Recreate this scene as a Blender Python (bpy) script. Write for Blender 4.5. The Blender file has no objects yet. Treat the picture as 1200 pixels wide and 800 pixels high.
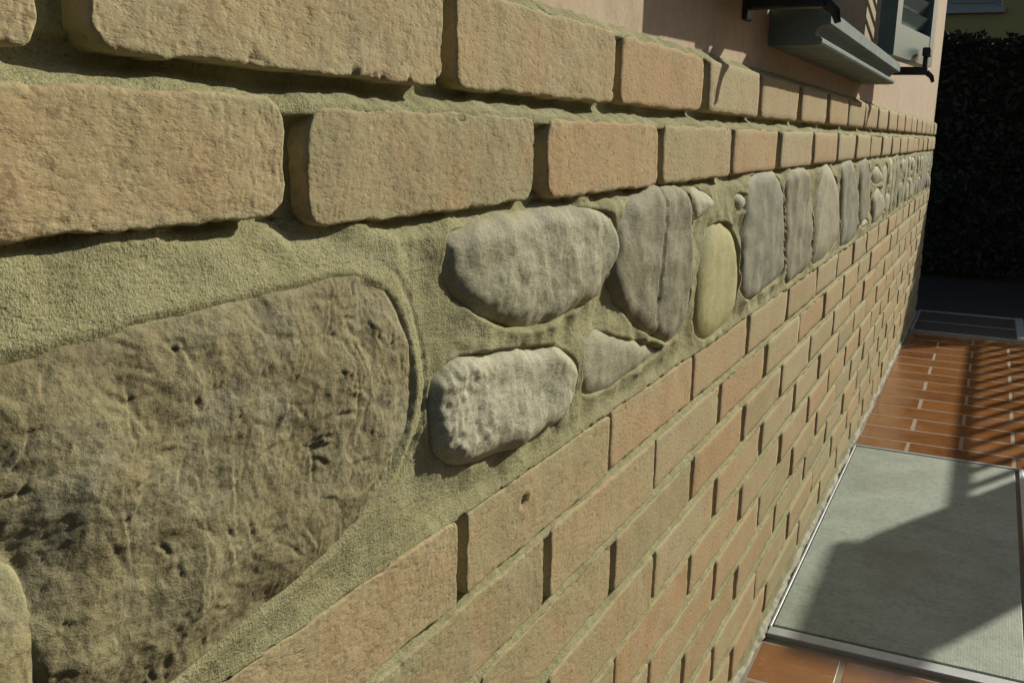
import bpy, math, random
import numpy as np
from mathutils import Matrix, Vector

sc = bpy.context.scene
col = sc.collection
random.seed(11)
rng = np.random.default_rng(11)
Z0 = 0.82            # camera height; wall heights below are measured from the camera level

# ------------------------------------------------------------------ camera
cd = bpy.data.cameras.new('camera'); cam = bpy.data.objects.new('camera', cd); col.objects.link(cam)
cd.sensor_fit = 'HORIZONTAL'; cd.sensor_width = 36.0; cd.lens = 36.0 * 1174.07 / 1200.0
cd.clip_start = 0.01; cd.clip_end = 600
yaw, pitch, roll = math.radians(25.1393), math.radians(11.9887), math.radians(1.5413)
f = Vector((math.cos(yaw)*math.cos(pitch), math.sin(yaw)*math.cos(pitch), -math.sin(pitch)))
r = f.cross(Vector((0, 0, 1))).normalized(); u = r.cross(f)
r2 = r*math.cos(roll) + u*math.sin(roll); u2 = -r*math.sin(roll) + u*math.cos(roll)
M = Matrix((r2, u2, -f)).transposed().to_4x4()
M.translation = Vector((0, -0.265, Z0))
cam.matrix_world = M
sc.camera = cam

# ------------------------------------------------------------------ light
SUN = Vector((1.95, -1.0, 1.07)).normalized()          # towards the sun
w = bpy.data.worlds.new('World'); sc.world = w; w.use_nodes = True
nt = w.node_tree; bg = nt.nodes['Background']
sky = nt.nodes.new('ShaderNodeTexSky'); sky.sky_type = 'NISHITA'; sky.sun_disc = False
sky.sun_elevation = math.asin(SUN.z); sky.sun_rotation = math.atan2(SUN.x, SUN.y)
sky.air_density = 1.0; sky.dust_density = 1.5
nt.links.new(sky.outputs[0], bg.inputs[0]); bg.inputs[1].default_value = 0.075
ld = bpy.data.lights.new('sun', 'SUN'); sun = bpy.data.objects.new('sun', ld); col.objects.link(sun)
ld.energy = 4.8; ld.angle = math.radians(0.53); ld.color = (1.0, 0.93, 0.77)
sun.rotation_euler = SUN.to_track_quat('Z', 'Y').to_euler()
sun.location = (6, -4, 5)
sc.view_settings.view_transform = 'Standard'; sc.view_settings.look = 'None'
sc.view_settings.exposure = 0.0; sc.view_settings.gamma = 1.0
sc.view_settings.use_curve_mapping = False
sc.render.engine = 'CYCLES'

# ------------------------------------------------------------------ noise (numpy gradient noise)
def _hash(ix, iy, seed):
    h = (ix.astype(np.int64)*374761393 + iy.astype(np.int64)*668265263 + seed*1274126177) & 0xFFFFFFFF
    h = ((h ^ (h >> 13)) * 1274126177) & 0xFFFFFFFF
    return (h ^ (h >> 16)) & 0xFFFFFFFF
def gnoise(x, y, seed=0):
    x = np.asarray(x, float); y = np.asarray(y, float)
    ix = np.floor(x); iy = np.floor(y); fx = x-ix; fy = y-iy
    ux = fx*fx*fx*(fx*(fx*6-15)+10); uy = fy*fy*fy*(fy*(fy*6-15)+10)
    def g(dx, dy):
        a = _hash(ix+dx, iy+dy, seed) * (2*math.pi/4294967296.0)
        return np.cos(a)*(fx-dx) + np.sin(a)*(fy-dy)
    a = g(0, 0); b = g(1, 0); c = g(0, 1); d = g(1, 1)
    return 1.5*((a+(b-a)*ux) + ((c+(d-c)*ux)-(a+(b-a)*ux))*uy)
def fbm(x, y, freq, octv=4, seed=0, gain=.5):
    s = 0; a = 1.0
    for k in range(octv):
        s = s + a*gnoise(np.asarray(x)*freq, np.asarray(y)*freq, seed+k*17); a *= gain; freq *= 2.03
    return s
def ridged(x, y, freq, octv=3, seed=0, gain=.5):
    s = 0; a = 1.0
    for k in range(octv):
        s = s + a*(1-np.abs(gnoise(np.asarray(x)*freq, np.asarray(y)*freq, seed+k*13))*1.6)**3; a *= gain; freq *= 2.1
    return s
def sstep(a, b, x):
    t = np.clip((x-a)/(b-a), 0, 1); return t*t*(3-2*t)

# ------------------------------------------------------------------ mesh helpers
def mesh_np(name, V, F, mat=None, smooth=True, parent=None, loc=(0, 0, 0)):
    """V (n,3), F (m,4) quads or (m,3) triangles"""
    V = np.ascontiguousarray(V, dtype=np.float32); F = np.ascontiguousarray(F, dtype=np.int32)
    me = bpy.data.meshes.new(name); k = F.shape[1]
    me.vertices.add(len(V)); me.vertices.foreach_set('co', V.ravel())
    me.loops.add(F.size); me.loops.foreach_set('vertex_index', F.ravel())
    me.polygons.add(len(F))
    me.polygons.foreach_set('loop_start', np.arange(0, F.size, k, dtype=np.int32))
    me.polygons.foreach_set('loop_total', np.full(len(F), k, dtype=np.int32))
    me.polygons.foreach_set('use_smooth', np.full(len(F), smooth, dtype=bool))
    me.update(calc_edges=True); me.validate()
    return link(name, me, mat, parent, loc)
def link(name, me, mat=None, parent=None, loc=(0, 0, 0)):
    o = bpy.data.objects.new(name, me); col.objects.link(o); o.location = loc
    if mat is not None and len(me.materials) == 0: me.materials.append(mat)
    if parent is not None: o.parent = parent
    return o
class MB:
    """collects polygons for one mesh"""
    def __init__(s): s.v = []; s.f = []
    def add(s, v, f):
        n = len(s.v); s.v += [tuple(p) for p in v]; s.f += [tuple(i+n for i in q) for q in f]
    def box(s, a, b, bev=0.0):
        x0, y0, z0 = a; x1, y1, z1 = b
        if bev <= 0:
            s.add([(x0,y0,z0),(x1,y0,z0),(x1,y1,z0),(x0,y1,z0),(x0,y0,z1),(x1,y0,z1),(x1,y1,z1),(x0,y1,z1)],
                  [(0,3,2,1),(4,5,6,7),(0,1,5,4),(1,2,6,5),(2,3,7,6),(3,0,4,7)]); return
        import bmesh
        bm = bmesh.new(); bmesh.ops.create_cube(bm, size=1)
        for q in bm.verts: q.co = Vector(((x0+x1)/2+q.co.x*(x1-x0), (y0+y1)/2+q.co.y*(y1-y0), (z0+z1)/2+q.co.z*(z1-z0)))
        bmesh.ops.bevel(bm, geom=bm.edges[:], offset=bev, segments=2, affect='EDGES', profile=.5)
        bm.verts.index_update()
        s.add([q.co[:] for q in bm.verts], [[q.index for q in fc.verts] for fc in bm.faces]); bm.free()
    def tube(s, pts, rad, n=8, cap=True):
        pts = [Vector(p) for p in pts]; rings = []
        for i, p in enumerate(pts):
            d = (pts[min(i+1, len(pts)-1)] - pts[max(i-1, 0)]).normalized()
            a = d.orthogonal().normalized(); b = d.cross(a)
            if i and rings:
                a = (rings[-1][1] - d*rings[-1][1].dot(d)).normalized(); b = d.cross(a)
            rr = rad[i] if isinstance(rad, (list, tuple)) else rad
            rings.append(([p + a*math.cos(2*math.pi*k/n)*rr + b*math.sin(2*math.pi*k/n)*rr for k in range(n)], a))
        v = [q for R in rings for q in R[0]]
        fc = [(i*n+k, i*n+(k+1) % n, (i+1)*n+(k+1) % n, (i+1)*n+k) for i in range(len(pts)-1) for k in range(n)]
        if cap: fc += [tuple(range(n))[::-1], tuple((len(pts)-1)*n+k for k in range(n))]
        s.add(v, fc)
    def sweep_x(s, prof, x0, x1, nseg=1):
        n = len(prof); v = []; fc = []
        for i in range(nseg+1):
            x = x0+(x1-x0)*i/nseg; v += [(x, p[0], p[1]) for p in prof]
        for i in range(nseg):
            for k in range(n): fc.append((i*n+k, i*n+(k+1) % n, (i+1)*n+(k+1) % n, (i+1)*n+k))
        fc += [tuple(range(n)), tuple(nseg*n+k for k in range(n))[::-1]]
        s.add(v, fc)
    def build(s, name, mat, parent=None, smooth=False, loc=(0, 0, 0)):
        me = bpy.data.meshes.new(name); me.from_pydata(s.v, [], s.f); me.validate()
        import bmesh
        bm = bmesh.new(); bm.from_mesh(me); bmesh.ops.recalc_face_normals(bm, faces=bm.faces[:]); bm.to_mesh(me); bm.free()
        if smooth:
            for p in me.polygons: p.use_smooth = True
        return link(name, me, mat, parent, loc)
def empty(name, loc, label, cat, group=None):
    o = bpy.data.objects.new(name, None); col.objects.link(o); o.location = loc
    o['label'] = label; o['category'] = cat
    if group: o['group'] = group
    bpy.context.view_layer.update()
    return o
def tag(o, label, cat, group=None):
    o['label'] = label; o['category'] = cat
    if group: o['group'] = group

# ------------------------------------------------------------------ materials
def new_mat(name):
    m = bpy.data.materials.new(name); m.use_nodes = True
    return m, m.node_tree, m.node_tree.nodes['Principled BSDF']
def N(nt, t, **kw):
    n = nt.nodes.new(t)
    for k, v in kw.items():
        if k in ('inputs',):
            for a, b in v.items(): n.inputs[a].default_value = b
        else: setattr(n, k, v)
    return n
def c4(c): return (c[0], c[1], c[2], 1)
def noise_node(nt, pos, scale, detail=4, rough=.6, dist=0.0):
    n = N(nt, 'ShaderNodeTexNoise', inputs={'Scale': scale, 'Detail': detail, 'Roughness': rough, 'Distortion': dist})
    nt.links.new(pos, n.inputs['Vector']); return n.outputs['Fac']
def ramp(nt, fac, stops, interp='LINEAR'):
    n = N(nt, 'ShaderNodeValToRGB'); e = n.color_ramp.elements; n.color_ramp.interpolation = interp
    while len(e) > 1: e.remove(e[-1])
    e[0].position = stops[0][0]; e[0].color = c4(stops[0][1]) if hasattr(stops[0][1], '__len__') else c4([stops[0][1]]*3)
    for p, c in stops[1:]:
        x = e.new(p); x.color = c4(c) if hasattr(c, '__len__') else c4([c]*3)
    nt.links.new(fac, n.inputs[0]); return n.outputs[0]
def mix(nt, fac, a, b, mode='MIX'):
    n = N(nt, 'ShaderNodeMix', data_type='RGBA', blend_type=mode)
    for s, i in ((fac, 0), (a, 6), (b, 7)):
        if hasattr(s, 'is_output'): nt.links.new(s, n.inputs[i])
        elif i == 0: n.inputs[0].default_value = s
        else: n.inputs[i].default_value = c4(s)
    return n.outputs[2]
def math_n(nt, op, a, b=None):
    n = N(nt, 'ShaderNodeMath', operation=op)
    for s, i in ((a, 0), (b, 1)):
        if s is None: continue
        if hasattr(s, 'is_output'): nt.links.new(s, n.inputs[i])
        else: n.inputs[i].default_value = s
    return n.outputs[0]
def bump(nt, h, strength, dist, prev=None):
    b = N(nt, 'ShaderNodeBump', inputs={'Strength': strength, 'Distance': dist})
    nt.links.new(h, b.inputs['Height'])
    if prev is not None: nt.links.new(prev, b.inputs['Normal'])
    return b.outputs[0]
def wpos(nt, sx=1.0):
    p = N(nt, 'ShaderNodeNewGeometry').outputs['Position']
    if sx == 1.0: return p
    m = N(nt, 'ShaderNodeVectorMath', operation='MULTIPLY'); m.inputs[1].default_value = (sx, 1, 1)
    nt.links.new(p, m.inputs[0]); return m.outputs[0]

def mat_brick():
    m, nt, b = new_mat('brick_clay'); P = wpos(nt); PS = wpos(nt, .5); rnd = N(nt, 'ShaderNodeObjectInfo').outputs['Random']
    base = ramp(nt, rnd, [(0, (.42, .325, .185)), (.15, (.385, .33, .185)), (.3, (.44, .31, .165)), (.45, (.41, .355, .205)), (.58, (.34, .295, .168)), (.7, (.425, .298, .155)), (.85, (.395, .335, .195)), (1, (.42, .365, .22))])
    big = noise_node(nt, P, 14, 3, .6, .4)
    c = mix(nt, ramp(nt, big, [(.45, 0), (.7, .6)]), base, (.45, .295, .158))
    pale = noise_node(nt, P, 9, 4, .65, .8)
    c = mix(nt, ramp(nt, pale, [(.5, 0), (.72, .7)]), c, (.43, .365, .23))
    gr = noise_node(nt, P, 520, 3, .7)
    c = mix(nt, 1.0, c, ramp(nt, gr, [(.25, .68), (.45, .97), (.75, 1.1)]), 'MULTIPLY')
    pit = noise_node(nt, P, 160, 2, .5)
    c = mix(nt, ramp(nt, pit, [(.62, 0), (.68, .55)]), c, (.2, .145, .08))
    bl = noise_node(nt, P, 5, 6, .75, 1.2)
    c = mix(nt, ramp(nt, bl, [(.56, 0), (.72, .45)]), c, (.48, .42, .30))
    dk = noise_node(nt, P, 21, 5, .7, .8)
    c = mix(nt, ramp(nt, dk, [(.58, 0), (.75, .5)]), c, (.23, .185, .105))
    sm = N(nt, 'ShaderNodeAttribute', attribute_name='smear').outputs['Fac']
    sn = math_n(nt, 'MULTIPLY', sm, ramp(nt, noise_node(nt, P, 110, 4, .7), [(.3, .35), (.6, 1.0)]))
    c = mix(nt, sn, c, (.375, .355, .205))
    nt.links.new(c, b.inputs['Base Color']); b.inputs['Roughness'].default_value = .93
    b.inputs['Specular IOR Level'].default_value = .2
    pt = ramp(nt, noise_node(nt, PS, 300, 3, .6), [(.3, 0), (.5, .75), (.7, 1)])
    n1 = bump(nt, pt, .42, .0009)
    n2 = bump(nt, noise_node(nt, PS, 900, 3, .7), .6, .0005, n1)
    nt.links.new(n2, b.inputs['Normal']); return m
def mat_mortar():
    m, nt, b = new_mat('sandy_mortar'); P = wpos(nt); PS = wpos(nt, .4)
    big = noise_node(nt, P, 16, 4, .6, .5)
    c = ramp(nt, big, [(.3, (.268, .258, .136)), (.5, (.34, .329, .18)), (.7, (.385, .376, .225))])
    gr = noise_node(nt, P, 800, 3, .7)
    c = mix(nt, 1.0, c, ramp(nt, gr, [(.28, .38), (.43, .92), (.60, 1.05), (.75, 1.35)]), 'MULTIPLY')
    pale = noise_node(nt, P, 30, 3, .6)
    c = mix(nt, ramp(nt, pale, [(.58, 0), (.75, .5)]), c, (.45, .455, .315))
    nt.links.new(c, b.inputs['Base Color']); b.inputs['Roughness'].default_value = .95
    b.inputs['Specular IOR Level'].default_value = .2
    n1 = bump(nt, ramp(nt, noise_node(nt, PS, 420, 4, .65), [(.32, 0), (.5, .7), (.7, 1)]), .55, .0010)
    n2 = bump(nt, gr, .95, .0010, n1)
    nt.links.new(n2, b.inputs['Normal']); return m
def mat_stone(name, c1, c2, c3, bumpd=.002, grain=.7, sx=.45):
    m, nt, b = new_mat(name); P = wpos(nt); PS = wpos(nt, sx)
    big = noise_node(nt, P, 13, 5, .65, .8)
    c = ramp(nt, big, [(.3, c1), (.5, c2), (.7, c3)])
    st = noise_node(nt, P, 55, 5, .7, 1.5)
    c = mix(nt, 1.0, c, ramp(nt, st, [(.3, .78), (.5, 1.0), (.72, 1.12)]), 'MULTIPLY')
    gr = noise_node(nt, P, 600, 3, .7)
    c = mix(nt, 1.0, c, ramp(nt, gr, [(.28, .6), (.5, 1.0), (.75, 1.15)]), 'MULTIPLY')
    sm = N(nt, 'ShaderNodeAttribute', attribute_name='smear').outputs['Fac']
    c = mix(nt, math_n(nt, 'MULTIPLY', sm, ramp(nt, noise_node(nt, P, 120, 4, .7), [(.3, .4), (.6, 1.0)])), c, (.36, .345, .195))
    nt.links.new(c, b.inputs['Base Color']); b.inputs['Roughness'].default_value = .78
    b.inputs['Specular IOR Level'].default_value = .3
    n1 = bump(nt, noise_node(nt, PS, 170, 5, .6, .2), grain, bumpd)
    n2 = bump(nt, noise_node(nt, PS, 520, 5, .75), .8, .0009, n1)
    nt.links.new(n2, b.inputs['Normal']); return m
def mat_simple(name, c, rough=.7, metal=0.0, var=.12, scale=20, bs=.0, bd=.001, spec=.4, c2=None):
    m, nt, b = new_mat(name); P = wpos(nt)
    n = noise_node(nt, P, scale, 5, .6, .3)
    col_ = mix(nt, n, [x*(1-var*2) for x in c], [x*(1+var*2) for x in (c2 or c)])
    nt.links.new(col_, b.inputs['Base Color'])
    b.inputs['Roughness'].default_value = rough; b.inputs['Metallic'].default_value = metal
    b.inputs['Specular IOR Level'].default_value = spec
    if bs: nt.links.new(bump(nt, noise_node(nt, P, scale*12, 4, .6), bs, bd), b.inputs['Normal'])
    return m
def mat_plaster():
    m, nt, b = new_mat('pink_plaster'); P = wpos(nt)
    big = noise_node(nt, P, 3.5, 5, .6, .6)
    c = ramp(nt, big, [(.3, (.485, .362, .255)), (.5, (.505, .40, .29)), (.7, (.515, .42, .325))])
    st = noise_node(nt, P, 60, 4, .6)
    c = mix(nt, 1.0, c, ramp(nt, st, [(.3, .88), (.6, 1.05)]), 'MULTIPLY')
    mp = N(nt, 'ShaderNodeVectorMath', operation='MULTIPLY'); mp.inputs[1].default_value = (14, 14, 1.6); nt.links.new(P, mp.inputs[0])
    dr_ = noise_node(nt, mp.outputs[0], 1.0, 4, .6)
    c = mix(nt, ramp(nt, dr_, [(.52, 0), (.75, .4)]), c, (.40, .29, .20))
    nt.links.new(c, b.inputs['Base Color']); b.inputs['Roughness'].default_value = .9
    b.inputs['Specular IOR Level'].default_value = .2
    n1 = bump(nt, noise_node(nt, P, 300, 3, .6), .35, .0012)
    n2 = bump(nt, noise_node(nt, P, 25, 3, .5), .25, .006, n1)
    nt.links.new(n2, b.inputs['Normal']); return m
def mat_tile():
    m, nt, b = new_mat('terracotta_tile'); P = wpos(nt); rnd = N(nt, 'ShaderNodeObjectInfo').outputs['Random']
    base = ramp(nt, rnd, [(0, (.24, .095, .028)), (.35, (.31, .13, .040)), (.7, (.20, .078, .025)), (1, (.28, .115, .04))])
    n = noise_node(nt, P, 9, 5, .65, .5)
    c = mix(nt, ramp(nt, n, [(.4, 0), (.7, .6)]), base, (.34, .17, .06))
    dust = noise_node(nt, P, 70, 4, .7, .6)
    c = mix(nt, ramp(nt, dust, [(.56, 0), (.8, .35)]), c, (.42, .34, .24))
    nt.links.new(c, b.inputs['Base Color'])
    nt.links.new(ramp(nt, noise_node(nt, P, 6, 4, .6), [(.3, .10), (.7, .30)]), b.inputs['Roughness'])
    b.inputs['Specular IOR Level'].default_value = .55
    nt.links.new(bump(nt, noise_node(nt, P, 45, 4, .6), .25, .0015), b.inputs['Normal']); return m
def mat_slab():
    m, nt, b = new_mat('cover_concrete'); P = wpos(nt)
    n = noise_node(nt, P, 7, 6, .68, .5)
    c = ramp(nt, n, [(.3, (.21, .265, .215)), (.5, (.275, .33, .275)), (.7, (.335, .385, .33))])
    sp = noise_node(nt, P, 90, 4, .7, .3)
    c = mix(nt, 1.0, c, ramp(nt, sp, [(.3, .7), (.5, 1.0), (.75, 1.12)]), 'MULTIPLY')
    dn = noise_node(nt, P, 3.2, 5, .7, 1.0)
    c = mix(nt, ramp(nt, dn, [(.5, 0), (.68, .5)]), c, (.20, .20, .145))
    gs = noise_node(nt, P, 260, 2, .6)
    c = mix(nt, ramp(nt, gs, [(.70, 0), (.74, .7)]), c, (.52, .52, .45))
    # fine non-slip dots pressed into the surface
    v = N(nt, 'ShaderNodeTexVoronoi', feature='F1', inputs={'Scale': 210, 'Randomness': .12}); nt.links.new(P, v.inputs['Vector'])
    dots = ramp(nt, v.outputs['Distance'], [(.2, 1.0), (.45, 0.0)])
    nt.links.new(c, b.inputs['Base Color']); b.inputs['Roughness'].default_value = .6
    n1 = bump(nt, dots, .22, .0010); n2 = bump(nt, sp, .5, .0015, n1)
    nt.links.new(n2, b.inputs['Normal']); return m
def mat_leaf(name, c1, c2):
    m, nt, b = new_mat(name); P = wpos(nt)
    n = noise_node(nt, P, 7, 3, .6)
    nt.links.new(mix(nt, n, c1, c2), b.inputs['Base Color']); b.inputs['Roughness'].default_value = .55
    b.inputs['Specular IOR Level'].default_value = .06; b.inputs['Roughness'].default_value = .8
    return m

MBRICK = mat_brick(); MMORT = mat_mortar(); MPLAS = mat_plaster(); MTILE = mat_tile(); MSLAB = mat_slab()
MST = {
 'big':  mat_stone('stone_grey_brown', (.215, .178, .088), (.258, .228, .122), (.265, .252, .165), .0016, .8, .75),
 'grey': mat_stone('stone_pale_grey', (.262, .254, .162), (.33, .322, .216), (.395, .388, .275), .0014, .6),
 'white': mat_stone('stone_whitish', (.34, .33, .222), (.405, .397, .28), (.475, .465, .345), .0016, .7),
 'dark': mat_stone('stone_dark_grey', (.185, .176, .106), (.235, .226, .145), (.285, .276, .185), .0012, .6),
 'blue': mat_stone('stone_blue_grey', (.19, .19, .128), (.23, .231, .162), (.28, .285, .215), .0011, .6),
 'yellow': mat_stone('stone_yellow', (.34, .315, .12), (.41, .385, .175), (.46, .445, .25), .0005, .3),
}
MSILL = mat_simple('sill_stone', (.185, .235, .225), .85, var=.22, scale=25, bs=.5, spec=.2)
MGREEN = mat_simple('shutter_paint', (.085, .15, .15), .4, var=.12, scale=12)
MIRON = mat_simple('black_iron', (.018, .018, .02), .5, var=.1)
MSTEEL = mat_simple('galvanised_steel', (.42, .45, .45), .45, metal=.6, var=.12, scale=30, bs=.2)
MGLASS = mat_simple('window_glass', (.03, .035, .035), .05, var=0, spec=.8)
MWOOD = mat_simple('window_wood', (.10, .085, .06), .5)
MGROUT = mat_simple('grout', (.27, .22, .155), .85, var=.12, scale=30, bs=.3)
MGROUND = mat_simple('yard_ground', (.022, .020, .017), .95, var=.2, scale=4, bs=.4, bd=.004)
MLEAF = mat_leaf('hedge_leaf', (.028, .034, .024), (.048, .054, .038))
MBARK = mat_simple('bark', (.05, .04, .028), .9, bs=.5)
MOLIVE = mat_simple('ochre_render', (.34, .27, .10), .9, var=.06, scale=2, bs=.2)
MFARW = mat_simple('far_frame', (.30, .30, .27), .6)
MCONC = mat_simple('pillar_render', (.45, .41, .33), .9, var=.1, scale=9, bs=.4)
MDRAIN = mat_simple('drain_iron', (.07, .06, .05), .5, metal=.3, var=.15)

# ------------------------------------------------------------------ ground
g = MB(); g.add([(-150, -150, -.012), (150, -150, -.012), (150, 150, -.012), (-150, 150, -.012)], [(0, 1, 2, 3)])
go = g.build('ground', MGROUND); go['kind'] = 'structure'
pv = MB(); pv.box((.4, -2.4, -.010), (5.245, 0.004, -.0012))
PAV = pv.build('pavement', MGROUT); PAV['kind'] = 'structure'
SLABS = [(1.578, 2.765, -.42), (4.625, 5.235, -.465)]      # openings for the two covers: x0, x1, y
TL, TW, GR = .262, .1315, .0085
tile_mesh = {}
def tile(x0, x1, y0, y1):
    key = (round(x1-x0, 4), round(y1-y0, 4))
    var = random.randrange(3)
    if (key, var) not in tile_mesh:
        b = MB(); a, c = (x1-x0)/2, (y1-y0)/2
        e = min(.0015, a*.4, c*.4)
        j = lambda: random.uniform(-.0008, .0008)
        low = [(-a, -c), (a, -c), (a, c), (-a, c)]; hi = [(-a+e, -c+e), (a-e, -c+e), (a-e, c-e), (-a+e, c-e)]
        v = [(p[0]+j(), p[1]+j(), -.004) for p in low]; v += [(p[0]*1.0, p[1]*1.0, .0027) for p in low]; v += [(p[0], p[1], .0034) for p in hi]
        fc = []
        for k in range(4):
            fc += [(k, (k+1) % 4, 4+(k+1) % 4, 4+k), (4+k, 4+(k+1) % 4, 8+(k+1) % 4, 8+k)]
        fc.append((8, 9, 10, 11)); b.add(v, fc)
        me = bpy.data.meshes.new('tile'); me.from_pydata(b.v, [], b.f); me.materials.append(MTILE); tile_mesh[(key, var)] = me
    o = link('tile', tile_mesh[(key, var)], None, PAV, ((x0+x1)/2, (y0+y1)/2, -.0040+random.uniform(-.00025, .00025)))
    o.rotation_euler = (random.uniform(-.0006, .0006), random.uniform(-.0012, .0012), 0)
row = 0; x = 1.567 - 5*TW
while x < 5.2:
    off = 0 if row % 2 else TL/2
    yb = -.004 + off - TL
    ks = 0
    while yb > -1.5:
        y0, y1 = yb + GR/2, min(yb + TL - GR/2, -.006)
        x0, x1 = x + GR/2, x + TW - GR/2
        rects = [(x0, x1, y0, y1)]
        for sx0, sx1, sy in SLABS:
            out = []
            for (a0, a1, b0, b1) in rects:
                if a1 <= sx0 or a0 >= sx1 or b1 <= sy: out.append((a0, a1, b0, b1)); continue
                if a0 < sx0: out.append((a0, sx0-.003, b0, b1))
                if a1 > sx1: out.append((sx1+.003, a1, b0, b1))
                if b0 < sy: out.append((max(a0, sx0), min(a1, sx1), b0, sy-.003))
            rects = [q for q in out if q[1]-q[0] > .012 and q[3]-q[2] > .012]
        for q in rects: tile(*q)
        yb -= TL
    x += TW; row += 1

# concrete inspection cover in a steel frame
cov = empty('inspection_cover', (2.17, -.2, 0), 'large grey concrete inspection cover in a thin steel frame beside the brick wall', 'manhole cover')
def loc_build(mb, name, mat, parent, smooth=False):
    p = parent.location
    mb.v = [(a-p.x, b-p.y, c-p.z) for a, b, c in mb.v]
    return mb.build(name, mat, parent, smooth)
b = MB(); b.box((1.618, -.397, -.009), (2.745, -.012, .0065), .0015); loc_build(b, 'slab', MSLAB, cov)
for nm, A, B in (('frame_side', (1.581, -.416, -.009), (1.609, -.008, .0075)), ('frame_side', (2.752, -.416, -.009), (2.763, -.008, .0075)),
                 ('frame_side', (1.6095, -.416, -.009), (2.7515, -.406, .009)), ('frame_side', (1.6095, -.0105, -.009), (2.7515, -.006, .0070))):
    b = MB(); b.box(A, B, .001); loc_build(b, nm, MSTEEL, cov)
# far drain cover
dr = empty('drain_cover', (4.93, -.23, 0), 'dark iron drain cover with pale metal rim in the shade near the hedge', 'drain cover')
b = MB(); b.box((4.655, -.425, -.009), (5.205, -.022, .003)); loc_build(b, 'plate', MDRAIN, dr)
for A, B in (((4.640, -.462, -.009), (4.650, -.01, .008)), ((5.210, -.462, -.009), (5.220, -.01, .008)), ((4.6505, -.462, -.009), (5.2095, -.43, .012)), ((4.6505, -.018, -.009), (5.2095, -.01, .008)), ((4.92, -.4295, -.009), (4.926, -.0185, .0045))):
    b = MB(); b.box(A, B, .001); loc_build(b, 'rim', MSTEEL, dr)

# ------------------------------------------------------------------ the house wall
HOUSE = empty('house', (2.6, .15, 0), 'pink plastered house with a plinth of beige bricks and a band of grey cobbles', 'house')
HL = Vector((2.6, .15, 0))
WEND = 5.14
def hpart(name, V, F, mat, origin, smooth=True):
    """V given in wall coordinates (X, out, Z above camera level) -> world, object origin at `origin` (same coords)"""
    V = np.asarray(V, float)
    P = np.stack([V[:, 0]-origin[0], -(V[:, 1]-origin[1]), V[:, 2]-origin[2]], 1)
    return mesh_np(name, P, F, mat, smooth, HOUSE, (origin[0]-HL.x, -origin[1]-HL.y, origin[2]+Z0-HL.z))
def grid_faces(nu, nv):
    i = np.arange(nu-1)[:, None]*nv + np.arange(nv-1)[None]
    return np.stack([i, i+nv, i+nv+1, i+1], -1).reshape(-1, 4)

# -- brick courses: (bottom, top, joints measured in the photo, then regular)
def joints(meas, p=.2625, jit=.006):
    js = list(meas)
    while js[-1] < WEND: js.append(js[-1] + p + random.uniform(-jit, jit))
    while js[0] > .05: js.insert(0, js[0] - .2585)
    return js
C = []
C.append(['A', .0205, .072, joints([.2306, .476, .738, .992, 1.247, 1.525, 1.785])])
C.append(['B', -.0450, .007, joints([.3456, .5986, .854, 1.121, 1.387, 1.663, 1.944])])
low = [(.5, .761, 1.019, 1.283, 1.563, 1.838), (.634, .895, 1.156, 1.42, 1.69, 1.97), (.787, 1.045, 1.292, 1.556, 1.833, 2.12),
       (.643, .912, 1.163, 1.435, 1.705), (.805, 1.058, 1.32, 1.60, 1.867), (.920, 1.19, 1.462, 1.735), (1.062, 1.331, 1.612, 1.898),
       (.945, 1.212, 1.48, 1.752, 2.02), (1.08, 1.338, 1.58, 1.887)]
cz = [-.2545, -.3155, -.3768, -.438, -.499, -.561, -.624, -.689, -.7535]
for k, (js, z) in enumerate(zip(low, cz)):
    C.append(['C%d' % k, z-.0266, z+.0266, joints(list(js))])
JW = {'A': .0165, 'B': .0165}
BRICKS = []
for name, zb, zt, js in C:
    jws = [JW.get(name) or random.uniform(.006, .0125) for _ in js]
    for q, j in enumerate(js):
        if name == 'C0' and abs(j-.5) < .02 or name == 'C1' and abs(j-.634) < .02: jws[q] = .0135
    for a, c, ja, jc in zip(js[:-1], js[1:], jws[:-1], jws[1:]):
        x0, x1 = a + ja/2, min(c - jc/2, WEND)
        if x1 < .12 or x1-x0 < .03: continue
        jz = 0 if name in 'AB' else .0009
        if name == 'B' and x0 < .2: zb, zt = -.0375, .0100
        elif name == 'B': zb, zt = -.0450, .007
        BRICKS.append((name, x0, x1, zb+random.uniform(-jz, jz), zt+random.uniform(-jz, jz)))

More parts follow.
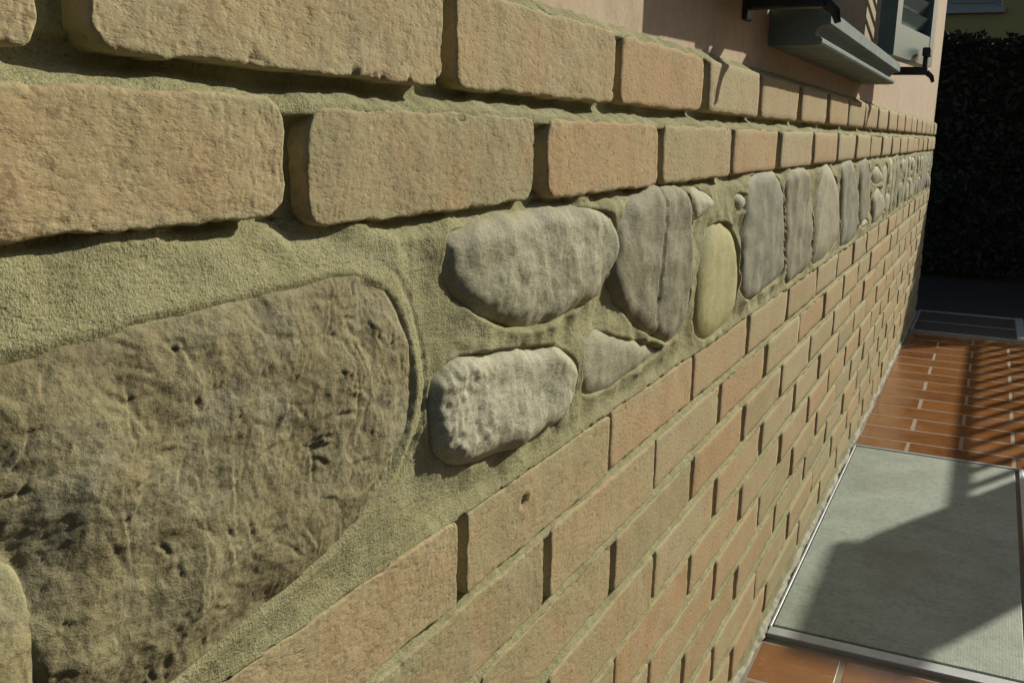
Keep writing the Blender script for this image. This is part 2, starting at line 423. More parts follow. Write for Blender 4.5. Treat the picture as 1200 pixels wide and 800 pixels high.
def make_brick(i, name, x0, x1, zb, zt):
    xm = (x0+x1)/2; near = max(x0, .2)
    L, H = x1-x0, zt-zb
    upper = name in 'AB'
    step = float(np.clip(.0011*(near/.3)**2, .0012, .022)); stepz = float(np.clip(.0012*(near/.3), .0012, .0075))
    nu = max(7, int(L/step)); nv = max(6, int(H/stepz))
    t = np.linspace(0, 1, nu); uu = t; edge = .004
    # denser towards the edges
    def dist(n, Lx):
        s = np.linspace(-1, 1, n); s = np.sign(s)*(1-(1-np.abs(s))**1.35); return s*Lx/2
    X, Zc = np.meshgrid(dist(nu, L), dist(nv, H), indexing='ij')
    rc = random.uniform(.008, .013) if upper else random.uniform(.0035, .0065)
    ax, az = L/2-rc, H/2-rc
    px = np.maximum(np.abs(X)-ax, 0); pz = np.maximum(np.abs(Zc)-az, 0)
    m = np.maximum(px, pz); hyp = np.hypot(px, pz); k = np.where(hyp > 1e-9, m/np.maximum(hyp, 1e-9), 1)
    corner = (px > 0) & (pz > 0)
    X2 = np.where(corner, np.sign(X)*(ax+px*k), X); Z2 = np.where(corner, np.sign(Zc)*(az+pz*k), Zc)
    s = np.where(corner, rc-m, np.minimum(L/2-np.abs(X), H/2-np.abs(Zc)))
    wx, wz = X2+xm+i*3.7, Z2+i*1.3
    ew = np.exp(-s/.012)
    amp = (.0013 if upper else .0013)
    X2 = X2 + ew*amp*fbm(wx, wz, 70, 3, 5); Z2 = Z2 + ew*amp*fbm(wx, wz, 60, 3, 9)
    R = (.0020 if upper else .0012)*(1+.6*fbm(wx, wz, 45, 2, 21))
    R = np.maximum(R, .0008)
    q = np.clip(R-s, 0, None); h = -(R-np.sqrt(np.maximum(R*R-np.minimum(q, R)**2, 0)))
    chip = np.clip(fbm(wx, wz, 85, 3, 31)-.62, 0, None)*np.exp(-s/.004)
    h = h - .006*chip
    h = h + .0007*fbm(wx, wz, 22, 3, 3) + .00022*fbm(wx*.7, wz, 110, 2, 7)*sstep(0, .003, s) 
    if near < 1.0: h = h + .00025*fbm(wx, wz, 420, 2, 77) - .0009*np.clip(fbm(wx, wz, 190, 2, 99)-.62, 0, None)
    if name == 'C0' and abs(x0-.505) < .02:      # the deep hole in this brick
        d = np.hypot((X2+xm)-.588, (Z2+(zb+zt)/2)+.2475); h = h - .006*np.exp(-(d/.0038)**4) + .0007*np.exp(-((d-.0065)/.003)**2)
    off = random.uniform(-.0013, .0013) + (.0015 if upper else 0); tx = random.uniform(-.006, .006); tz = random.uniform(-.02, .02)
    h = h + off + tx*X2 + tz*Z2
    V = np.stack([X2, h, Z2], -1).reshape(-1, 3); F = grid_faces(nu, nv)
    # skirt to the back
    idx = np.arange(nu*nv).reshape(nu, nv)
    ring = np.concatenate([idx[:, 0], idx[-1, 1:], idx[-2::-1, -1], idx[0, -2:0:-1]])
    n0 = len(V); nr = len(ring); B1 = V[ring].copy(); B1[:, 1] = -.0225
    V = np.concatenate([V, B1]); kk = np.arange(nr)
    S = np.stack([ring[kk], n0+kk, n0+(kk+1) % nr, ring[(kk+1) % nr]], 1)
    F = np.concatenate([F, S])
    V[:, 0] += xm; V[:, 2] += (zb+zt)/2
    ob = hpart('brick', V, F, MBRICK, (xm, 0, (zb+zt)/2))
    topd = H/2-Z2; e_ = np.minimum(s, topd*.45+.0005)
    sm = np.clip(sstep(.0055, .0, e_ - .004*fbm(wx, wz, 38, 3, 57)) * (.45+.7*fbm(wx, wz, 15, 2, 58)) , 0, 1).reshape(-1)
    at = ob.data.attributes.new('smear', 'FLOAT', 'POINT'); at.data.foreach_set('value', np.concatenate([sm, np.full(nr, .95)]).astype(np.float32))
    return ob
for i, bk in enumerate(BRICKS): make_brick(i, *bk)

# -- cobbles: outlines in wall coordinates from the photo's pixels (the wall plane gives the distance)
def px2wall(px, o=.004):
    D = np.array(f)[None] + ((px[:, :1]-600)/1174.07)*np.array(r2)[None] - ((px[:, 1:]-400)/1174.07)*np.array(u2)[None]
    t = (.265-o)/D[:, 1]
    return np.stack([D[:, 0]*t, D[:, 2]*t], 1)
def smooth_poly(P, n=72):
    P = np.asarray(P, float); k = len(P); out = []
    per = max(3, n//k)
    for i in range(k):
        a, b_, c_, d = P[i-1], P[i], P[(i+1) % k], P[(i+2) % k]
        for t in np.arange(per)/per:
            out.append(.5*((2*b_)+(-a+c_)*t+(2*a-5*b_+4*c_-d)*t*t+(-a+3*b_-3*c_+d)*t**3))
    return np.array(out)
def sdf(X, Z, P):
    """positive inside"""
    d2 = np.full(X.shape, 1e9); ins = np.zeros(X.shape, bool); n = len(P)
    for i in range(n):
        a = P[i]; b_ = P[(i+1) % n]; e = b_-a; L2 = e@e+1e-12
        wx, wz = X-a[0], Z-a[1]; t = np.clip((wx*e[0]+wz*e[1])/L2, 0, 1)
        d2 = np.minimum(d2, (wx-t*e[0])**2+(wz-t*e[1])**2)
        cnd = ((a[1] > Z) != (b_[1] > Z))
        with np.errstate(divide='ignore', invalid='ignore'):
            xi = a[0]+(Z-a[1])/(b_[1]-a[1] if abs(b_[1]-a[1]) > 1e-12 else 1e-12)*e[0]
        ins ^= cnd & (X < xi)
    return np.where(ins, 1, -1)*np.sqrt(d2)
# name, outline, height, rounding radius, material, roughness, label
ST = []
def st(px, H, R, mat, rough=1.0, label=None):
    q = smooth_poly(px2wall(np.array(px, float))); k = 1.0 if mat == 'big' else 1.06
    ST.append((q.mean(0)+(q-q.mean(0))*k, H, R, mat, rough, label))
st([(-60, 428), (0, 414), (70, 402), (130, 387), (180, 370), (300, 345), (400, 321), (440, 326), (470, 350), (488, 400), (492, 455), (480, 525), (450, 588), (395, 652), (315, 722), (240, 785), (180, 830), (110, 850), (60, 820), (46, 750), (28, 695), (0, 650), (-60, 615)],
   .0085, .030, 'big', 1.3, 'broad flat grey-brown cobble with creased face')
st([(-150, 640), (-60, 612), (0, 644), (38, 696), (52, 756), (44, 830), (-30, 880), (-150, 890)], .0088, .022, 'big', 1.0)
st([(535, 280), (560, 264), (620, 252), (690, 244), (715, 252), (722, 280), (716, 320), (697, 350), (660, 374), (620, 386), (580, 378), (552, 358), (535, 325)], .015, .016, 'grey', 1.6, 'pale grey cobble above the whitish one')
st([(515, 445), (545, 418), (600, 409), (650, 406), (670, 420), (672, 450), (660, 488), (622, 518), (570, 543), (538, 546), (517, 525), (509, 490)], .016, .014, 'white', 1.5, 'whitish squarish cobble')
st([(690, 402), (706, 387), (735, 395), (772, 404), (768, 420), (745, 438), (715, 458), (690, 463), (683, 435)], .010, .014, 'grey', 1.0)
st([(735, 250), (760, 227), (790, 221), (807, 230), (812, 290), (810, 340), (801, 380), (786, 399), (760, 389), (736, 365), (723, 330), (726, 285)], .0135, .016, 'dark', 1.2, 'tall dark grey cobble with a vertical crack')
st([(813, 226), (823, 219), (837, 232), (838, 242), (829, 253), (817, 260), (812, 246)], .015, .016, 'white', 1.2)
st([(826, 300), (838, 268), (852, 262), (864, 280), (867, 320), (862, 365), (846, 388), (829, 397), (819, 384), (820, 340)], .013, .03, 'yellow', .35, 'smooth yellow oval cobble')
st([(867, 229), (873, 225), (877, 232), (874, 246), (867, 249)], .014, .018, 'white', 1.0)
st([(878, 225), (892, 207), (912, 206), (919, 240), (918, 315), (902, 336), (882, 349), (871, 338), (871, 285)], .012, .017, 'blue', 1.1)
st([(924, 214), (936, 199), (949, 204), (953, 250), (950, 306), (936, 323), (923, 327), (922, 270)], .012, .017, 'dark', 1.2)
st([(957, 245), (966, 205), (974, 195), (983, 218), (984, 260), (981, 284), (968, 302), (955, 308), (954, 280)], .015, .04, 'grey', .7, 'pointed pale grey cobble')
st([(988, 215), (992, 193), (1002, 191), (1006, 230), (1003, 275), (992, 287), (986, 280)], .013, .03, 'blue', .8)
st([(1009, 210), (1013, 189), (1019, 189), (1021, 230), (1016, 255), (1009, 262)], .013, .03, 'dark', .8)
st([(1023, 250), (1025, 229), (1031, 220), (1038, 233), (1037, 248), (1029, 260), (1023, 262)], .015, .03, 'grey', .7)
st([(1024, 212), (1026, 196), (1032, 195), (1036, 208), (1031, 217)], .014, .03, 'grey', 1.0)
def st_w(cx, cz_, w_, h_, H, mat, skew=0):
    P = []
    n = 10; ph = random.random()*6
    for k in range(n):
        a = 2*math.pi*k/n; e = .78
        cxx = math.copysign(abs(math.cos(a))**e, math.cos(a)); czz = math.copysign(abs(math.sin(a))**e, math.sin(a))
        rr = 1+.09*math.sin(2*a+ph)+random.uniform(-.06, .06)
        P.append((cx+cxx*w_/2*rr+skew*czz, cz_+czz*h_/2*rr))
    ST.append((smooth_poly(P), H, min(w_, h_)*.3, mat, .8, None))
xc = 2.80
while xc < WEND-.09:
    kind = random.random(); w_ = random.uniform(.10, .15)
    if kind < .55: st_w(xc+w_/2, -.137, w_, .165, .0115, random.choice(['grey', 'dark', 'blue', 'grey']), random.uniform(-.01, .01))
    else:
        sp = random.uniform(-.15, -.115)
        st_w(xc+w_/2, (-.052+sp)/2, w_*.85, abs(-.052-sp)-.008, .012, random.choice(['grey', 'white']))
        st_w(xc+w_/2, (sp-.222)/2, w_, abs(sp+.222)-.008, .0125, random.choice(['grey', 'dark', 'blue']))
    xc += w_+.016
# small chips of stone bedded in the gaps
st([(1011, 268), (1013, 259), (1018, 256), (1019, 263), (1014, 269)], .013, .03, 'white', .8)

for i, (P, H, R, mk, rough, label) in enumerate(ST):
    H = H*.86
    xmin, zmin = P.min(0); xmax, zmax = P.max(0)
    xmin_v = max(xmin, .1)
    near = max(xmin, .22)
    dx = float(np.clip(.0009*(near/.3)**1.6, .00095, .008)); dz = float(np.clip(.0011*(near/.3), .00095, .006)); pad = .005
    xs = np.arange(xmin_v-pad, xmax+pad, dx); zs = np.arange(max(zmin, -.25)-pad, zmax+pad, dz)
    X, Z = np.meshgrid(xs, zs, indexing='ij')
    Xw = X+.0022*fbm(X, Z, 22, 2, 40+i); Zw = Z+.0022*fbm(X, Z, 22, 2, 90+i)
    s = sdf(Xw, Zw, P)
    t = np.clip(s/R, 0, 1); h = H*np.maximum(1-(1-t)**2, 0)**.72 - .006
    if mk == 'big': h = -.0012 + .0052*np.maximum(1-(1-t)**2, 0)
    h = np.where(s < 0, (-.0012 if mk == 'big' else -.006)+1.6*s, h); h = np.maximum(h, -.02)
    ins = sstep(0, .006, s)
    warp = .006*fbm(X, Z, 35, 2, 7+i)
    h = h + ins*rough*(.0021*fbm(X*.8, Z, 24, 2, 200+i) + .0004*fbm(X*.65, Z, 120, 3, 300+i) + .0006*np.round(fbm(X*.8, Z, 34, 2, 330+i)*2.5)/2.5)
    if mk == 'big':
        lo = np.clip(.5+1.2*fbm(X, Z, 14, 2, 55), 0, 1.3)
        cr = ridged(X+warp, Z*.8+warp, 30, 2, 411+i, .5); h = h - ins*.0007*np.clip(cr-1.05, 0, None)*lo
        cr2 = ridged(X*1.1+Z*.5+warp*2, Z*.7-X*.3, 62, 2, 511+i); h = h + ins*.0009*np.clip(cr2-.9, 0, None)*lo
        h = h + ins*(.0022*fbm(X, Z, 15, 2, 71) + .00055*fbm(X*.7, Z, 105, 3, 72, .6))
        bl = np.round(fbm(X*.8, Z, 26, 3, 73)*3)/3; h = h + ins*.0005*bl          # small flaked steps
        rg = ridged(X*.75+warp, Z+warp, 95, 2, 74); h = h + ins*.00055*np.clip(rg-.8, 0, None)*np.clip(.4+1.5*fbm(X, Z, 20, 2, 75), 0, 1.4)
        for q in range(150 if i == 0 else 40):       # creases pressed into the cast face
            px_, pz_ = rng.uniform(xmin_v, xmax), rng.uniform(max(zmin, -.23), zmax); an = rng.normal(1.6, .6) if rng.random() < .4 else rng.uniform(-1.2, 1.0)
            Lq = rng.uniform(.003, .012); ca, sa = math.cos(an), math.sin(an); kq = rng.normal(0, 14)
            lu = (X-px_)*ca+(Z-pz_)*sa; lv = -(X-px_)*sa+(Z-pz_)*ca - kq*lu*lu + .0012*fbm(X, Z, 140, 2, 700+q)
            gq = np.exp(-(lu/Lq)**4)*np.exp(-(lv/rng.uniform(.0006, .0012))**2)
            gp = np.exp(-(lu/Lq)**4)*np.exp(-((lv-.0019)/.0013)**2)
            am = rng.uniform(.0003, .0009); h = h - ins*am*gq + ins*am*.55*gp
        if i == 0:
            # shell-like curved creases along the right-hand end
            cx0, cz0 = .335, -.125
            rr = np.hypot((X-cx0)*1.0, (Z-cz0)*1.15) + .004*fbm(X, Z, 50, 2, 61)
            for rad, am in ((.050, .0007), (.061, .0006)):
                ang = np.arctan2(Z-cz0, X-cx0)
                h = h - ins*am*np.exp(-((rr-rad)/.0016)**2)*sstep(-1.5, -.8, ang)*sstep(1.4, .6, ang)
    else:
        cr = ridged(X+warp, Z+warp, 55, 2, 611+i); h = h - ins*.0002*rough*np.clip(cr-.95, 0, None)
        if mk == 'white': h = h + ins*.0012*fbm(X*.7, Z, 190, 3, 81)*sstep(.56, .49, X)
        if label and 'crack' in label:
            xc0 = .868+.006*fbm(Z*1.0, Z*0, 40, 3, 4); h = h - ins*.0035*np.exp(-((X-xc0)/.0016)**2)
    nu, nv = X.shape
    V = np.stack([X, h, Z], -1).reshape(-1, 3); F = grid_faces(nu, nv)
    keep = (s > -.0045).reshape(-1)[F].all(1); F = F[keep]
    used = np.zeros(len(V), bool); used[F] = True; remap = np.cumsum(used)-1
    # note: out axis is mirrored to -y, so flip the winding
    o = hpart('stone', V[used], remap[F], MST[mk], ((xmin_v+xmax)/2, 0, (zmin+zmax)/2))
    if label: o['label'] = label
    sm = np.clip(sstep(.007, .0, s-.005*fbm(X, Z, 35, 3, 850+i))*(.7+.6*fbm(X, Z, 18, 2, 860+i)), 0, 1).reshape(-1)[used]
    at = o.data.attributes.new('smear', 'FLOAT', 'POINT'); at.data.foreach_set('value', sm.astype(np.float32))

# -- mortar bed: one relief, finer near the camera
def mortar_h(X, Z):
    wx = X+.0016*fbm(X, Z, 60, 3, 501); wz = Z+.0014*fbm(X, Z, 45, 3, 502)
    h = np.full(X.shape, -.0092)
    smear = .5+.9*fbm(X, Z, 11, 3, 510)
    smear = np.clip(smear, 0, 1)
    # bed joints: mortar lies full on the lower brick and runs back under the upper one
    def bed(zlow, zup, top=-.0012, bot=-.0095):
        t = np.clip((wz-zlow)/(zup-zlow), -.6, 1.2)
        return np.where((wz > zlow-.004) & (wz < zup+.004), top+(bot-top)*np.clip(t, 0, 1), -1)
    tt = np.clip((wz-.007)/.0135, 0, 1); h = np.where((wz > .003) & (wz < .0245), .0001-.0120*sstep(.05, .75, tt-.3*(smear-.55)), h)
    for k in range(2, len(C)-1):
        h = np.maximum(h, bed(C[k+1][2], C[k][1], -.0010, -.0082))
    # mortar pulled up to the lower part of vertical joints of the two upper courses
    for name, zb, zt, js in C[:2]:
        for j in js:
            d = np.abs(wx-j); m_ = (d < .016) & (wz > zb-.002) & (wz < zt+.002)
            topfill = sstep(zt-.014, zt-.001, wz)
            h = np.where(m_, np.maximum(h, -.0125+.010*topfill*sstep(-.2, .6, smear)), h)
    # below course C8
    h = np.where(wz < C[-1][1], np.maximum(h, -.004+.003*smear), h)
    # the cobble band
    band = (wz < -.045+.0075*sstep(.352, .338, X)) & (wz > -.2287)
    hb = -.0034 + .0040*fbm(X, Z, 13, 3, 520) + .0008*fbm(X*.45, Z, 60, 3, 521)
    ub = -.045+.0075*sstep(.352, .338, X)-wz
    hb = hb*sstep(.002, .013, ub) + (-.0115+.0075*np.clip(fbm(X, Z, 16, 2, 525)*1.3+.1, 0, 1))*(1-sstep(.002, .013, ub))
    lb = wz+.2287
    hb = hb + (-.0004-hb)*np.exp(-(lb/.008)**2)
    h = np.where(band, hb, h)
    # ledge above the top course
    up = wz-.072
    h = np.where(up > -.003, np.maximum(-.0012-np.maximum(up, 0)*1.5, -.03), h)
    return h
def mortar_stones(X, Z, h):
    for i, (P, H, R, mk, rough, label) in enumerate(ST):
        x0, z0 = P.min(0)-.03; x1, z1 = P.max(0)+.03
        sel = (X > x0) & (X < x1) & (Z > z0) & (Z < z1) & (Z < -.041) & (Z > -.2287)
        if not sel.any(): continue
        xs, zs = X[sel], Z[sel]; s = sdf(xs, zs, P); hh = h[sel]
        if i == 1: hh = hh + (np.minimum(hh, -.0045)-hh)*sstep(-.012, -.002, s)
        elif mk == 'big':      # flush bedding with a trowelled rim
            hh = hh + (.0010-hh)*np.exp(-np.maximum(-s-.001, 0)/.014)
            hh = np.where(s > .0, .0010-.5*s, hh)
            if i == 0: hh = hh - .0013*np.exp(-((-s-.010)/.0022)**2)*sstep(.40, .44, xs)
        else:
            hh = hh + (.0042+.0022*fbm(xs, zs, 28, 2, 527))*np.exp(-np.maximum(-s, 0)/.011)
            hh = hh - .0012*np.exp(-((s+.001)/.0025)**2)*sstep(-.3, .5, fbm(xs, zs, 30, 2, 528))
            hh = hh + (np.minimum(hh, -.0075)-hh)*sstep(.0005, .0075, s)
        h[sel] = hh
    return h
def mortar(x0, x1, z0, z1, dx, dz, name='mortar_bed'):
    xs = np.linspace(x0, x1, int((x1-x0)/dx)+1); zs = np.linspace(z0, z1, int((z1-z0)/dz)+1)
    X, Z = np.meshgrid(xs, zs, indexing='ij')
    h = mortar_stones(X, Z, mortar_h(X, Z))
    h = h + .0003*fbm(X*.5, Z, 200, 3, 530)
    if dx < .003: h = h + .00025*fbm(X*.6, Z, 480, 2, 540)
    V = np.stack([X, h, Z], -1).reshape(-1, 3)
    return V, grid_faces(*X.shape)
Vs, Fs, n = [], [], 0
for a in ((.10, .70, -.50, .088, .0013, .0013), (.70, 1.40, -.82, .088, .0024, .0017), (1.40, 2.40, -.82, .088, .005, .0028), (2.40, WEND-.006, -.82, .088, .009, .004)):
    V, F = mortar(*a); Vs.append(V); Fs.append(F+n); n += len(V)
hpart('mortar_bed', np.concatenate(Vs), np.concatenate(Fs), MMORT, (2.6, 0, -.3))
# crumbly mortar fillet along the foot of the wall
xs = np.arange(.9, WEND, .006); nn = 7; V = []
for k in range(nn):
    a = k/(nn-1)*math.pi/2
    rr = .010*(1+.5*fbm(xs, xs*0+k*.02, 9, 3, 601)+.22*fbm(xs, xs*0+k*.05, 60, 2, 602))
    V.append(np.stack([xs, -.006+rr*np.sin(a), -.8215+.4*rr+rr*np.cos(a)*1.1], 1))
V = np.stack(V, 1).reshape(-1, 3)
MFIL = mat_simple('foot_mortar', (.34, .325, .25), .8, var=.2, scale=40, bs=.6, bd=.002)
hpart('foot_mortar', V, grid_faces(len(xs), nn), MFIL, (2.6, 0, -.82))

# -- plaster above, with the window opening
WX0, WX1, WZ0, WZ1 = 1.40, 2.265, .142, 1.45
PO = .014                      # plaster lies this far behind the brick faces
def wbox(mb, x0, x1, o0, o1, z0, z1, bev=0):
    mb.box((x0-HL.x, -o1-HL.y, z0+Z0), (x1-HL.x, -o0-HL.y, z1+Z0), bev)
pl = MB()
wbox(pl, -.6, WX0, -.30, -PO, .06, 2.3); wbox(pl, WX1, WEND-.01, -.30, -PO, .06, 2.3)
wbox(pl, WX0, WX1, -.30, -PO, .06, WZ0); wbox(pl, WX0, WX1, -.30, -PO, WZ1, 2.3)
pl.build('plaster', MPLAS, HOUSE)
core = MB(); wbox(core, -.6, WEND-.008, -.33, -.024, -.83, .0595); core.build('wall_core', MMORT, HOUSE)
# bricks turning the corner are seen only as the edge of the wall: return face
ret = MB(); wbox(ret, WEND-.0075, WEND-.004, -.33, -.012, -.82, .072); ret.build('corner_return', MMORT, HOUSE)

# -- window
win = MB()
wbox(win, WX0, WX0+.05, -.19, -.14, WZ0+.02, WZ1); wbox(win, WX1-.05, WX1, -.19, -.14, WZ0+.02, WZ1)
wbox(win, WX0+.05, WX1-.05, -.19, -.14, WZ0+.02, WZ0+.08); wbox(win, WX0+.05, WX1-.05, -.19, -.14, WZ1-.06, WZ1)
wbox(win, 1.80, 1.86, -.188, -.138, WZ0+.08, WZ1-.06)
WIN = win.build('window', MWOOD, HOUSE)
for a, c in ((WX0+.05, 1.80), (1.86, WX1-.05)):
    p = MB(); wbox(p, a, c, -.172, -.166, WZ0+.08, WZ1-.06); p.build('pane', MGLASS, WIN)
bk = MB(); wbox(bk, WX0-.05, WX1+.05, -.42, -.40, WZ0-.1, WZ1+.1); bk.build('room_backdrop', MWOOD, WIN)

# -- moulded sill
prof = [(-.14, .1500), (-.14, .1665), (.0500, .1620), (.0525, .1600), (.0525, .1440), (.0505, .1425), (.0420, .1415), (.0375, .1385), (.0350, .1335), (.0350, .1295), (.0375, .1275), (.0420, .1268), (.0440, .1245), (.0440, .1205), (.0420, .1180), (.0300, .1165), (-.016, .1165), (-.016, .1500)]
s = MB(); s.sweep_x([(-(o+.009 if o > 0 else o)-HL.y, z*.957+Z0) for o, z in prof], 1.338-HL.x, 2.318-HL.x, 1)
so = s.build('window_sill', MSILL, HOUSE); so['label'] = 'moulded grey stone window sill'

# -- louvred shutters folded back
def shutter(xh, oh, xe, oe, z0, z1, name='shutter'):
    """hinge at (xh, oh), free end at (xe, oe); built in its own frame, thickness outward"""
    a = Vector((xh-HL.x, -oh-HL.y, 0)); e = Vector((xe-HL.x, -oe-HL.y, 0)) - a; L = e.length; e.normalize()
    nrm = Vector((e.y, -e.x, 0))
    if nrm.y > 0: nrm = -nrm
    def bx(mb, u0, u1, t0, t1, za, zb_, tilt=0):
        v = []
        for zz in (za, zb_):
            for uu, tt in ((u0, t0), (u1, t0), (u1, t1), (u0, t1)):
                p = a+e*uu+nrm*(tt+(tilt if zz == zb_ else 0)); v.append((p.x, p.y, zz+Z0))
        mb.add(v, [(0, 3, 2, 1), (4, 5, 6, 7), (0, 1, 5, 4), (1, 2, 6, 5), (2, 3, 7, 6), (3, 0, 4, 7)])
    fr = MB(); T = .034
    bx(fr, 0, .045, 0, T, z0, z1); bx(fr, L-.045, L, 0, T, z0, z1)
    bx(fr, .045, L-.045, .001, T-.001, z0, z0+.066); bx(fr, .045, L-.045, .001, T-.001, z1-.07, z1)
    S = fr.build(name, MGREEN, HOUSE)
    z = z0+.072
    while z < z1-.08:
        sl = MB(); bx(sl, .046, L-.046, .004, .009, z, z+.034, .018); sl.build('slat', MGREEN, S)
        z += .036
    return S
shutter(1.385, .018, .985, .030, .164, 1.44)
shutter(2.315, .012, 2.72, .064, .172, 1.44)
def holder(X, o1, z):
    b = MB()
    wbox(b, X-.009, X+.009, -PO-.002, o1, z, z+.018, .002)
    wbox(b, X-.014, X+.014, -PO-.001, -PO+.006, z-.012, z+.026, .002)
    H = b.build('shutter_holder', MIRON, HOUSE)
    c_ = MB(); wbox(c_, X-.006, X+.006, o1-.012, o1-.002, z+.0182, z+.040, .002)
    wbox(c_, X-.022, X+.022, o1-.014, o1+.004, z+.0403, z+.060, .003)
    pts = [(X-HL.x, -(o1-.002)-HL.y, z+.006+Z0), (X-HL.x, -(o1+.010)-HL.y, z-.004+Z0), (X-HL.x, -(o1+.014)-HL.y, z-.016+Z0)]
    c_.tube(pts, [.007, .006, .004], 6)
    c_.build('catch', MIRON, H)
holder(1.20, .076, .140)
holder(2.56, .100, .145)

# ------------------------------------------------------------------ hedge and shrubs beyond the corner
def leaves(n, sampler, size, squash=1.0):
    P = sampler(n); k = len(P)
    d = rng.normal(size=(k, 3)); d /= np.linalg.norm(d, axis=1)[:, None]
    e = rng.normal(size=(k, 3)); e -= (e*d).sum(1)[:, None]*d; e /= np.linalg.norm(e, axis=1)[:, None]
    L = size*rng.uniform(.6, 1.3, k)[:, None]; W = L*.42
    V = np.stack([P-d*L*.5, P+e*W*.5, P+d*L*.5, P-e*W*.5], 1).reshape(-1, 3)
    return V, np.arange(4*k).reshape(-1, 4)
def hedge(name, label, x0, x1, y0, y1, top, n, size, group=None):
    """top(y): height of the clipped top"""
    cxm, cym = (x0+x1)/2, (y0+y1)/2
    root = empty(name, (cxm, cym, 0), label, 'hedge', group)
    def samp(n):
        y = rng.uniform(y0, y1, n); T = top(y); x = rng.uniform(x0, x1, n)
        z = rng.uniform(0.02, 1, n)*T
        # most leaves close to the outside
        face = rng.integers(0, 4, n)
        dpt = np.abs(rng.normal(0, .05, n))
        x = np.where(face <= 1, x0+dpt, x); z = np.where(face == 2, T-dpt, z); x = np.where(face == 3, x1-dpt, x)
        b_ = .05*fbm(y, z, 3.2, 3, 31)+.03*fbm(y, z, 11, 2, 33)
        x = np.where(face <= 1, x-b_, x); z = np.where(face == 2, z+.045*fbm(y, x, 6, 3, 37), z)
        return np.stack([x-cxm, y-cym, np.maximum(z, .01)], 1)
    V, F = leaves(n, samp, size)
    mesh_np('foliage', V, F, MLEAF, False, root)
    # solid inner mass added to block light, in place of dense twigs
    ys = np.linspace(y0+.04, y1-.04, 24); zz = np.linspace(.03, 1, 14); Vc = []; 
    for sx in (x0+.09, x1-.09):
        Y, Tt = np.meshgrid(ys, zz, indexing='ij'); Zz = Tt*(top(Y)-.07)
        X = sx+.03*fbm(Y, Zz, 7, 3, 41)
        Vc.append(np.stack([X-cxm, Y-cym, Zz], -1).reshape(-1, 3))
    nf = len(Vc[0]); G = grid_faces(24, 14); idx = np.arange(nf).reshape(24, 14)
    top_f = np.stack([idx[:-1, -1], idx[1:, -1], idx[1:, -1]+nf, idx[:-1, -1]+nf], 1)
    s1 = np.stack([idx[0, :-1], idx[0, 1:], idx[0, 1:]+nf, idx[0, :-1]+nf], 1); s2 = np.stack([idx[-1, :-1], idx[-1, 1:], idx[-1, 1:]+nf, idx[-1, :-1]+nf], 1)
    mesh_np('light_block_core', np.concatenate(Vc), np.concatenate([G, G+nf, top_f, s1, s2]), MLEAF, True, root)
    for yy in np.arange(y0+.2, y1, .45):
        t = MB(); t.tube([(0, yy-cym, 0), (.01, yy-cym+.02, .2), (-.01, yy-cym, .45)], [.022, .018, .012], 7); t.build('trunk', MBARK, root)
hedge('hedge', 'tall very dark clipped hedge closing the yard beyond the house corner', 6.7, 7.5, -.62, 2.2, lambda y: 1.43+.02*np.sin(y*5)+0*y, 42000, .055)
hedge('low_hedge', 'low dark hedge stepping down from the tall hedge', 6.65, 7.25, -1.75, -.52, lambda y: np.interp(y, [-1.8, -1.48, -1.23, -.77, -.5], [1.10, 1.17, 1.34, 1.40, 1.43]), 16000, .05)

def sky_blocker():  # unseen hedge, added to cut the sky fill on the wall and its joints
    x0, x1, y0, y1, T = -7.0, 4.4, -4.0, -3.2, 2.3
    root = empty('sky_blocker_hedge', ((x0+x1)/2, (y0+y1)/2, 0), 'added unseen high hedge opposite the wall, blocking low sky light', 'hedge')
    n = 26000; y = rng.uniform(y0, y1, n); x = rng.uniform(x0, x1, n); z = rng.uniform(.02, T, n); fc_ = rng.integers(0, 3, n); dp = np.abs(rng.normal(0, .06, n))
    y = np.where(fc_ < 2, y1-dp+.07*fbm(x, z, 2.5, 3, 45), y); z = np.where(fc_ == 2, T-dp+.08*fbm(x, y, 3, 3, 46), z)
    V, F = leaves(n, lambda k: np.stack([x-(x0+x1)/2, y-(y0+y1)/2, z], 1), .11)
    mesh_np('foliage', V, F, MLEAF, False, root)
    b = MB(); b.box((-(x1-x0)/2+.1, -.28, 0), ((x1-x0)/2-.1, .26, T-.1), .05); b.build('light_block_core', MLEAF, root)
sky_blocker()

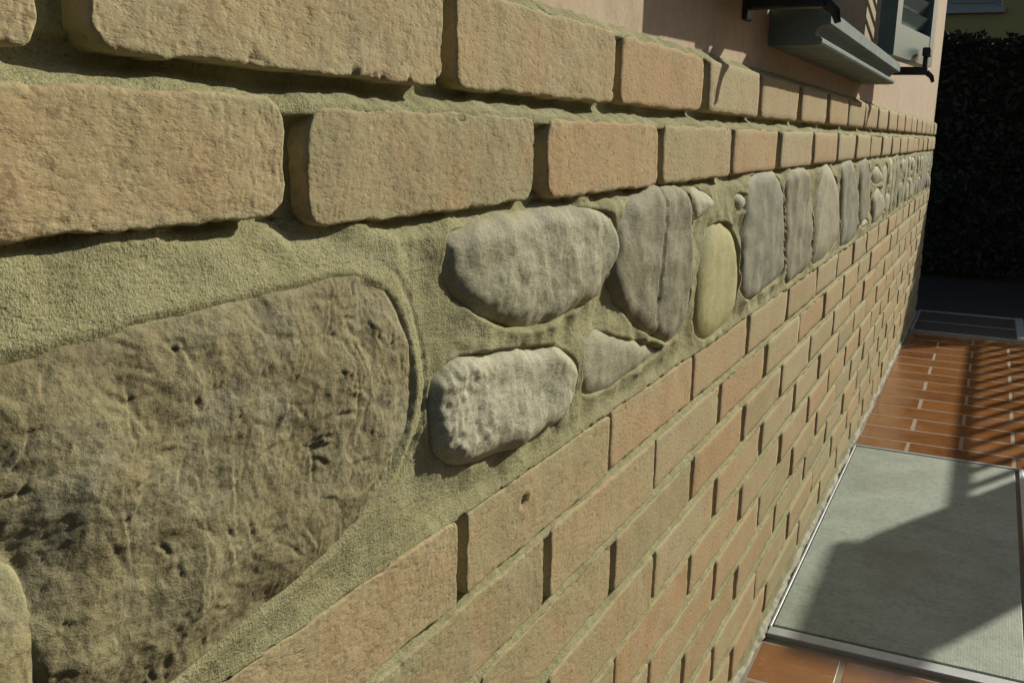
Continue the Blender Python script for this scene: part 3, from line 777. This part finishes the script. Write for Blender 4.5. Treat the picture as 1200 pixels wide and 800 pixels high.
# ------------------------------------------------------------------ railing and gate pillar on the open side of the yard
rail = empty('garden_railing', (5.5, -1.3, 0), 'low black iron railing with upright bars on the open side of the yard', 'railing')
def rb(nm, A, B, bev=0):
    b = MB(); b.box((A[0]-5.5, A[1]+1.3, A[2]), (B[0]-5.5, B[1]+1.3, B[2]), bev); b.build(nm, MIRON, rail)
rb('rail', (4.285, -1.315, 1.09), (6.55, -1.285, 1.115)); rb('rail', (4.285, -1.315, .08), (6.55, -1.285, .105))
for xx in np.arange(4.36, 6.5, .135): rb('bar', (xx-.010, -1.310, .1051), (xx+.010, -1.290, 1.0899))
for xx in (6.56,): rb('post', (xx, -1.325, 0), (xx+.05, -1.275, 1.16))
pil = empty('gate_pier', (4.04, -1.30, 0), 'flat topped rendered gate pier at the end of the black railing', 'pier')
b = MB(); b.box((-.23, -.09, 0), (.23, .09, 1.215), .03); b.build('shaft', MCONC, pil)
b = MB(); b.box((-.24, -.10, 1.2155), (.24, .10, 1.25), .016); b.build('coping', MCONC, pil)

# ------------------------------------------------------------------ neighbouring building
NB = empty('neighbour_house', (14, 1.5, 0), 'ochre rendered neighbouring house with a dark window behind the hedge', 'house')
def nb(nm, A, B, mat, parent=NB):
    b = MB(); b.box((A[0]-14, A[1]-1.5, A[2]), (B[0]-14, B[1]-1.5, B[2])); return b.build(nm, mat, parent)
nb('wall', (13.0, -1.7, 0), (13.35, 5, 2.30), MOLIVE); nb('wall', (13.0, -1.7, 2.30), (13.35, -.13, 3.6), MOLIVE)
nb('wall', (13.0, .95, 2.30), (13.35, 5, 3.6), MOLIVE); nb('wall', (13.0, -1.7, 3.6), (13.35, 5, 5.2), MOLIVE)
nb('sill', (12.93, -.17, 2.235), (12.999, .99, 2.30), MFARW)
W2 = nb('window', (13.12, -.128, 2.302), (13.16, .948, 3.598), MFARW)
nb('pane', (13.105, -.05, 2.36), (13.119, .40, 3.55), MGLASS, W2); nb('pane', (13.105, .45, 2.36), (13.119, .90, 3.55), MGLASS, W2)
nb('roof', (12.6, -2.0, 5.2), (15, 5.4, 5.35), MFARW)
nb('side_wall', (13.36, -1.7, 0), (15, -1.4, 5.19), MOLIVE)
